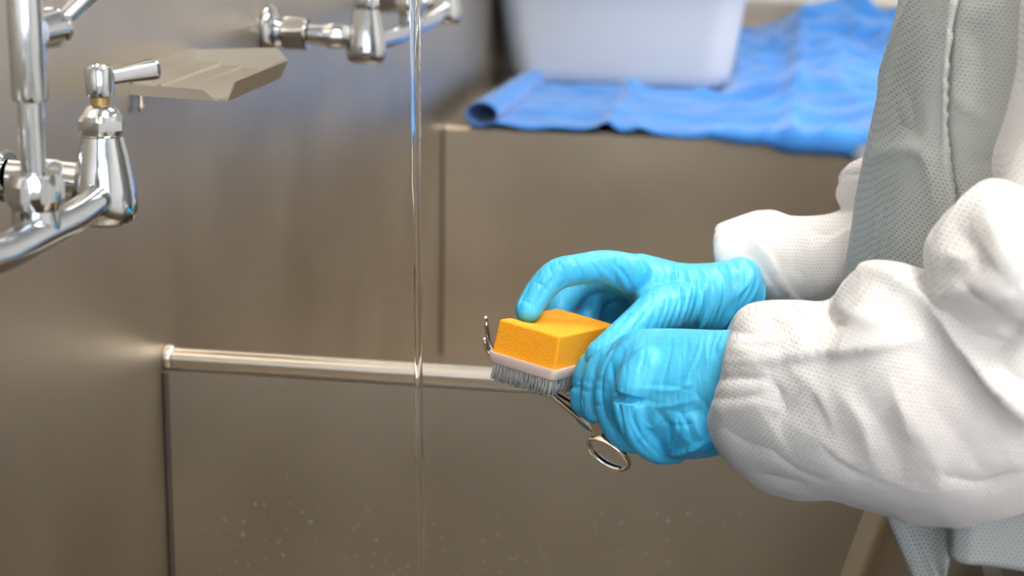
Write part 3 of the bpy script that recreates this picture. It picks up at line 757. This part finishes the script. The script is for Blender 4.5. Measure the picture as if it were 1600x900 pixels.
chain(g, [(1090, 660, 1.000, .020), (1060, 690, 1.010, .0140), (1056, 712, 1.014, .006)])
chain(g, [(1130, 665, 1.0, .018), (1100, 692, 1.008, .0105), (1085, 704, 1.012, .006)])
near_me = fuse(g, .00095, 9)
wr = []
for a in ([(938, 548), (926, 585), (922, 611), (925, 655)], [(962, 540), (942, 577), (938, 614), (945, 652), (964, 680)], [(955, 565), (960, 610), (968, 650), (976, 690)]): wr.append((a, .0022, .0022, 'v'))
for a in ([(972, 600), (978, 652), (996, 692), (1016, 712)], [(982, 610), (986, 650), (1000, 680)]): wr.append((a, .0018, .0014, 'v'))
wr.append(([(1027, 629), (1004, 626), (991, 640), (993, 663), (1010, 692), (1042, 721)], .0022, .0017, 'v'))
for a in ([(1094, 519), (1092, 548), (1076, 585), (1059, 629)], [(1122, 520), (1115, 542), (1111, 575)], [(1108, 520), (1104, 545), (1106, 580)], [(1132, 520), (1122, 550)]): wr.append((a, .0014, .0010, 'r'))
for a in ([(1020, 638), (1053, 633), (1091, 624)], [(1000, 606), (1050, 610), (1085, 598)]): wr.append((a, .0016, .0010, 'r'))
wr += [([(1102, 688), (1075, 700), (1046, 710)], .006, .0032, 's'), ([(1026, 640), (1042, 665), (1046, 692)], .0026, .0018, 'v'), ([(1080, 648), (1094, 678), (1110, 690)], .0026, .0018, 'r'),
       ([(1060, 640), (1075, 668), (1080, 690)], .0022, .0014, 'v'), ([(1104, 620), (1100, 650), (1112, 680)], .0022, .0014, 'v'), ([(1006, 662), (1020, 668), (1030, 655)], .0014, .0010, 'r'),
       ([(915, 600), (910, 640), (918, 662)], .0013, .0007, 'v'), ([(903, 605), (912, 612), (922, 613)], .0012, .0008, 'v'), ([(926, 632), (934, 634), (943, 632)], .0012, .0008, 'v')]
for i in range(6):
    x = 975+i*11; wr.append(([(x, 545), (x-8, 575), (x-12, 600+3*i)], .0013, .0004, 'v'))
for a in ([(1010, 525), (1005, 560), (1000, 590)], [(1050, 522), (1045, 560), (1035, 600)], [(1075, 522), (1072, 560)], [(1040, 640), (1070, 645), (1095, 640)], [(1015, 600), (1055, 604), (1080, 610)], [(1030, 660), (1060, 665), (1090, 660)], [(950, 600), (955, 640), (966, 670)], [(908, 580), (906, 610), (912, 640)],
          [(1085, 610), (1105, 640), (1112, 665)], [(1065, 600), (1085, 575), (1098, 545)], [(1000, 700), (1010, 680), (1006, 660)], [(1050, 700), (1060, 680), (1058, 650)]): wr.append((a, .0010, .0008, 'v'))
crease(near_me, wr, 1.3); relax_mesh(near_me, 1, .3)
set_v(near_me, get_v(near_me)-PO)
o = finish('glove', near_me, M_GLOVE_NEAR, person); o['label'] = 'blue glove closed into a fist around the forceps handle'

# ---- near sleeve
g = G()
loft(g, [((1148, 528), (1122, 640), 1.004, .030), ((1150, 506), (1109, 646), 1.000, .040), ((1166, 486), (1124, 690), .995, .050), ((1196, 477), (1180, 742), .985, .058), ((1245, 474), (1240, 766), .972, .064), ((1292, 474), (1298, 768), .960, .068), ((1322, 450), (1335, 779), .953, .069), ((1358, 426), (1378, 789), .945, .070), ((1400, 428), (1430, 800), .937, .072), ((1450, 438), (1480, 804), .930, .072), ((1500, 430), (1540, 795), .924, .072), ((1560, 380), (1620, 772), .918, .070), ((1630, 350), (1720, 740), .915, .066), ((1720, 340), (1850, 690), .915, .05)], 110, 72)
loft(g, [((1488, 500), (1640, 640), .925, .040), ((1470, 452), (1680, 560), .915, .054), ((1461, 400), (1720, 480), .905, .060), ((1472, 372), (1740, 430), .905, .062), ((1510, 330), (1760, 390), .905, .056), ((1541, 299), (1780, 350), .912, .040), ((1556, 297), (1780, 330), .914, .022)], 60, 60)
loft(g, [((1590, 420), (1780, 430), .965, .05), ((1574, 320), (1790, 330), .962, .058), ((1560, 262), (1790, 280), .960, .060), ((1574, 205), (1800, 220), .960, .062), ((1593, 110), (1810, 120), .962, .064), ((1604, 20), (1820, 20), .966, .066), ((1620, -120), (1830, -120), .975, .07)], 60, 48)
sl_me = fuse(g, .0018, 4)
crease(sl_me, [
    ([(1195, 566), (1240, 562), (1300, 556), (1380, 544), (1446, 528)], .018, .0045, 's'),
    ([(1352, 428), (1400, 452), (1450, 492), (1500, 545), (1560, 612), (1610, 662)], .026, .013, 's'),
    ([(1390, 520), (1450, 570), (1530, 640), (1600, 700)], .016, .004, 'v'),
    ([(1466, 430), (1468, 455), (1452, 484)], .010, .012, 'v'),
    ([(1356, 428), (1325, 455), (1296, 490)], .008, .005, 'r'), ([(1290, 476), (1300, 500), (1330, 515)], .009, .006, 'v'),
    ([(1543, 300), (1505, 342), (1466, 388)], .012, .006, 'r'), ([(1543, 300), (1556, 350), (1580, 400), (1605, 430)], .012, .009, 'r'),
    ([(1476, 420), (1520, 430), (1555, 400)], .014, .007, 'v'), ([(1500, 360), (1525, 390), (1535, 420)], .010, .004, 'v'),
    ([(1452, 480), (1490, 456), (1540, 450), (1605, 470)], .012, .008, 'r'), ([(1530, 580), (1560, 545), (1605, 500)], .012, .008, 'v'), ([(1490, 505), (1540, 500), (1600, 520)], .012, .004, 'v'),
    ([(1260, 600), (1300, 670), (1350, 750)], .020, .0040, 'v'), ([(1340, 610), (1380, 680), (1420, 765)], .020, .0040, 'v'), ([(1430, 600), (1490, 680), (1560, 770)], .022, .0050, 'v'),
    ([(1305, 600), (1340, 665), (1385, 760)], .012, .0025, 'r'), ([(1395, 620), (1440, 690), (1480, 770)], .014, .0025, 'r'),
    ([(1180, 575), (1215, 605), (1225, 640), (1205, 660)], .012, .004, 'v'), ([(1150, 540), (1180, 565), (1240, 610)], .008, .0025, 'r'), ([(1118, 640), (1170, 615), (1210, 590)], .010, .003, 'r'),
    ([(1180, 735), (1230, 752), (1262, 757)], .008, .004, 'v'), ([(1125, 592), (1160, 586), (1190, 592)], .006, .002, 'v'), ([(1190, 485), (1220, 515), (1250, 545)], .010, .003, 'v'), ([(1160, 500), (1210, 535), (1290, 530)], .012, .003, 'r')])
fine = []
for k in range(9):
    y = 520+k*15; x = 1150-abs(k-1)*5; fine.append(([(x, y), (x+28, y+4-k), (x+60+random.randint(0, 30), y+6-2*k+random.randint(-6, 6))], .0035, .0018, random.choice('rv')))
fine += [([(1220, 480), (1250, 500), (1275, 530)], .004, .002, 'v'), ([(1310, 480), (1350, 500), (1400, 515)], .004, .0022, 'r'), ([(1365, 470), (1390, 490), (1430, 512)], .004, .002, 'v'), ([(1475, 395), (1505, 405), (1530, 395)], .004, .0025, 'r'),
         ([(1500, 440), (1530, 470), (1580, 480)], .004, .002, 'v'), ([(1520, 520), (1560, 515), (1595, 535)], .004, .003, 'r'), ([(1560, 560), (1585, 590), (1600, 600)], .004, .002, 'v'), ([(1280, 690), (1330, 730), (1390, 750)], .004, .0015, 'v'),
         ([(1390, 590), (1410, 640), (1425, 690)], .005, .002, 'r'), ([(1320, 620), (1350, 660), (1360, 710)], .005, .002, 'r'), ([(1210, 700), (1250, 735), (1300, 750)], .004, .002, 'v'), ([(1470, 740), (1530, 750), (1590, 730)], .006, .003, 'v'),
         ([(1130, 660), (1170, 690), (1220, 700)], .005, .002, 'v'), ([(1240, 575), (1290, 620), (1310, 680)], .005, .0025, 'r')]
crease(sl_me, fine)
crumple(sl_me, .0065, 10, (1, 1, .8), 3.0)
set_v(sl_me, get_v(sl_me)-PO)
o = finish('sleeve', sl_me, M_SLEEVE, person); o['label'] = 'puffed white gown sleeve of the near arm with deep folds'

# ---- far sleeve
g = G()
loft(g, [((1122, 362), (1140, 420), 1.252, .020), ((1117, 352), (1134, 440), 1.250, .034), ((1150, 343), (1166, 470), 1.250, .042), ((1200, 335), (1204, 480), 1.252, .046), ((1240, 342), (1256, 486), 1.256, .048), ((1290, 340), (1310, 492), 1.262, .050), ((1330, 330), (1350, 500), 1.270, .052), ((1380, 318), (1420, 500), 1.285, .055), ((1450, 280), (1500, 470), 1.31, .06)], 80, 56)
chain(g, [(1356, 310, 1.285, .020), (1346, 288, 1.290, .018), (1376, 268, 1.30, .018), (1450, 230, 1.32, .035), (1530, 100, 1.34, .045), (1550, -60, 1.34, .045)])
fs_me = fuse(g, .0018, 5)
crease(fs_me, [([(1256, 350), (1264, 400), (1262, 470)], .004, .004, 'r'), ([(1240, 350), (1243, 400), (1238, 430)], .007, .003, 'v'), ([(1255, 475), (1222, 440), (1190, 385), (1135, 352)], .010, .004, 's'),
               ([(1268, 395), (1310, 370), (1345, 350)], .005, .003, 'r'), ([(1240, 343), (1290, 365), (1330, 345)], .005, .003, 'v'), ([(1170, 395), (1200, 430), (1230, 462)], .006, .003, 'v'),
               ([(1335, 318), (1350, 330)], .006, .004, 'v'), ([(1270, 445), (1310, 442), (1340, 438)], .004, .002, 'r'), ([(1150, 350), (1200, 360), (1240, 380)], .007, .002, 'v')])
crumple(fs_me, .0055, 15, (1, 1, 1), 8.0)
set_v(fs_me, get_v(fs_me)-PO)
o = finish('sleeve', fs_me, M_SLEEVE, person); o['label'] = 'white gown sleeve of the far arm behind the gloved wrist'

# ---- gown body
def gown_ring(z, off=0.0, t0=-math.pi, t1=math.pi, n=220):
    zc = np.clip((z-.93)/.30, 0, 1)
    ks = [(0.0, .215), (.90, .215), (.955, .150), (.985, .084), (1.01, .079), (1.06, .082), (1.105, .088), (1.155, .095), (1.21, .102), (1.30, .115), (1.42, .15), (1.50, .24), (1.54, .32)]
    xfr = np.interp(z, [k[0] for k in ks], [k[1] for k in ks]); hy = np.interp(z, [0, .6, .9, 1.3, 1.42, 1.50, 1.54], [.34, .27, .22, .20, .21, .14, .06])
    xb = np.interp(z, [0, .9, 1.3, 1.42, 1.54], [.72, .62, .56, .54, .46]); cx, hx = (xfr+xb)/2, (xb-xfr)/2
    out = []
    for k in range(n):
        t = t0+(t1-t0)*k/(n if t1-t0 > 6.28 else n-1)
        f = .003*math.sin(7*t+3*z)+.004*noise.noise((2.5*math.cos(t), 2.5*math.sin(t), z*3))
        if z < .97: f *= .4
        c, s = math.cos(t), math.sin(t)
        px_ = cx-(hx+f+off)*np.sign(c)*abs(c)**.9; py_ = 1.16-(hy+f+off)*np.sign(s)*abs(s)**.9
        out.append(np.array((px_, py_, z)))
    return out
zs = np.concatenate([np.linspace(.02, .93, 20), np.linspace(.94, 1.30, 130), np.linspace(1.32, 1.54, 14)])
g = G(); g.rings([gown_ring(z) for z in zs])
gw = make('gown_body', g.v, g.f, M_GOWN, None, None); COL.objects.unlink(gw); gme = gw.data; bpy.data.objects.remove(gw)
crease(gme, [([(1496, 150), (1515, 170), (1535, 192)], .003, .003, 'r'), ([(1520, 40), (1530, 90), (1525, 140)], .006, .004, 'v'), ([(1500, 260), (1540, 250), (1570, 230)], .005, .003, 'v'), ([(1540, 60), (1535, 160), (1520, 260)], .008, .004, 'v')])
crumple(gme, .0035, 12, (1, 1, .6), 31.0)
set_v(gme, get_v(gme)-PO); finish('gown_body', gme, M_GOWN, person)
# overlapping front panel with a free edge
g = G(); rings = []
def seam_t(z):
    ts = np.linspace(.1, 1.3, 90); rg = gown_ring(z, .007, .1, 1.3, 90)
    for t, q in zip(ts, rg):
        x, y = proj(q)
        if x > 1487-14*math.sin(np.clip(y/330, 0, 1)*math.pi)+.02*max(0, y-330): return t
    return 1.3
for z in np.linspace(.962, 1.40, 150):
    r1 = gown_ring(z, .007, -1.2, seam_t(z), 90); r0 = gown_ring(z, .004, -1.2, seam_t(z), 90)
    rings.append(r1+r0[::-1])
g.rings(rings); fw = make('tmpf', g.v, g.f, M_GOWN, None, None); fme = fw.data; bpy.data.objects.remove(fw)
crease(fme, [([(1356, 250), (1375, 240), (1410, 233), (1436, 236), (1450, 252), (1470, 340), (1480, 420)], .005, .0035, 'r'), ([(1426, 0), (1405, 50), (1385, 110), (1376, 150)], .008, .005, 'r'),
             ([(1395, 130), (1420, 190), (1438, 230)], .014, .004, 'v'), ([(1468, 40), (1466, 160), (1468, 250)], .010, .003, 'v'), ([(1375, 290), (1368, 370), (1364, 440)], .012, .004, 'v')])
crumple(fme, .0030, 11, (1, 1, .6), 21.0)
set_v(fme, get_v(fme)-PO); finish('front_panel', fme, M_GOWN, person)
# skirt panel hanging over the sink rim into the near basin
def sheet(prof_of, zs_, th_=.0018):
    g = G(); rings = []
    for t, z in zs_:
        pr_ = bez([(x, y, z) for x, y in prof_of(t)], 60)
        rings.append(pr_+[q+np.array((th_*.3, th_, 0)) for q in pr_[::-1]])
    g.rings(rings); return g
def left_panel(t):
    x0_ = .0905+min(.021, .06*max(0, t-.27)); y_ = .975-.045*t
    return [(x0_+.012, y_+.05), (x0_, y_), (x0_+.008, y_-.012), (x0_+.020-.006*t, y_-.008), (min(.134-.014*t, x0_+.036), y_-.016), (min(.137-.014*t, x0_+.040), y_-.002)]
g = sheet(left_panel, [(t, .945-.115*t) for t in np.linspace(0, 1, 40)])
def right_panel(t): return [(.132, .965), (.1235+.002*t, .925), (.133, .913), (.150, .912), (.185, .905), (.24, .910), (.30, .96)]
g2 = sheet(right_panel, [(t, .985-.08*t) for t in np.linspace(0, 1, 24)])
for gg, nm in ((g, 'skirt_panel'), (g2, 'skirt_panel')):
    hm = make('tmph', gg.v, gg.f, M_GOWN, None, None); hme = hm.data; bpy.data.objects.remove(hm)
    set_v(hme, get_v(hme)-PO); finish(nm, hme, M_GOWN, person)
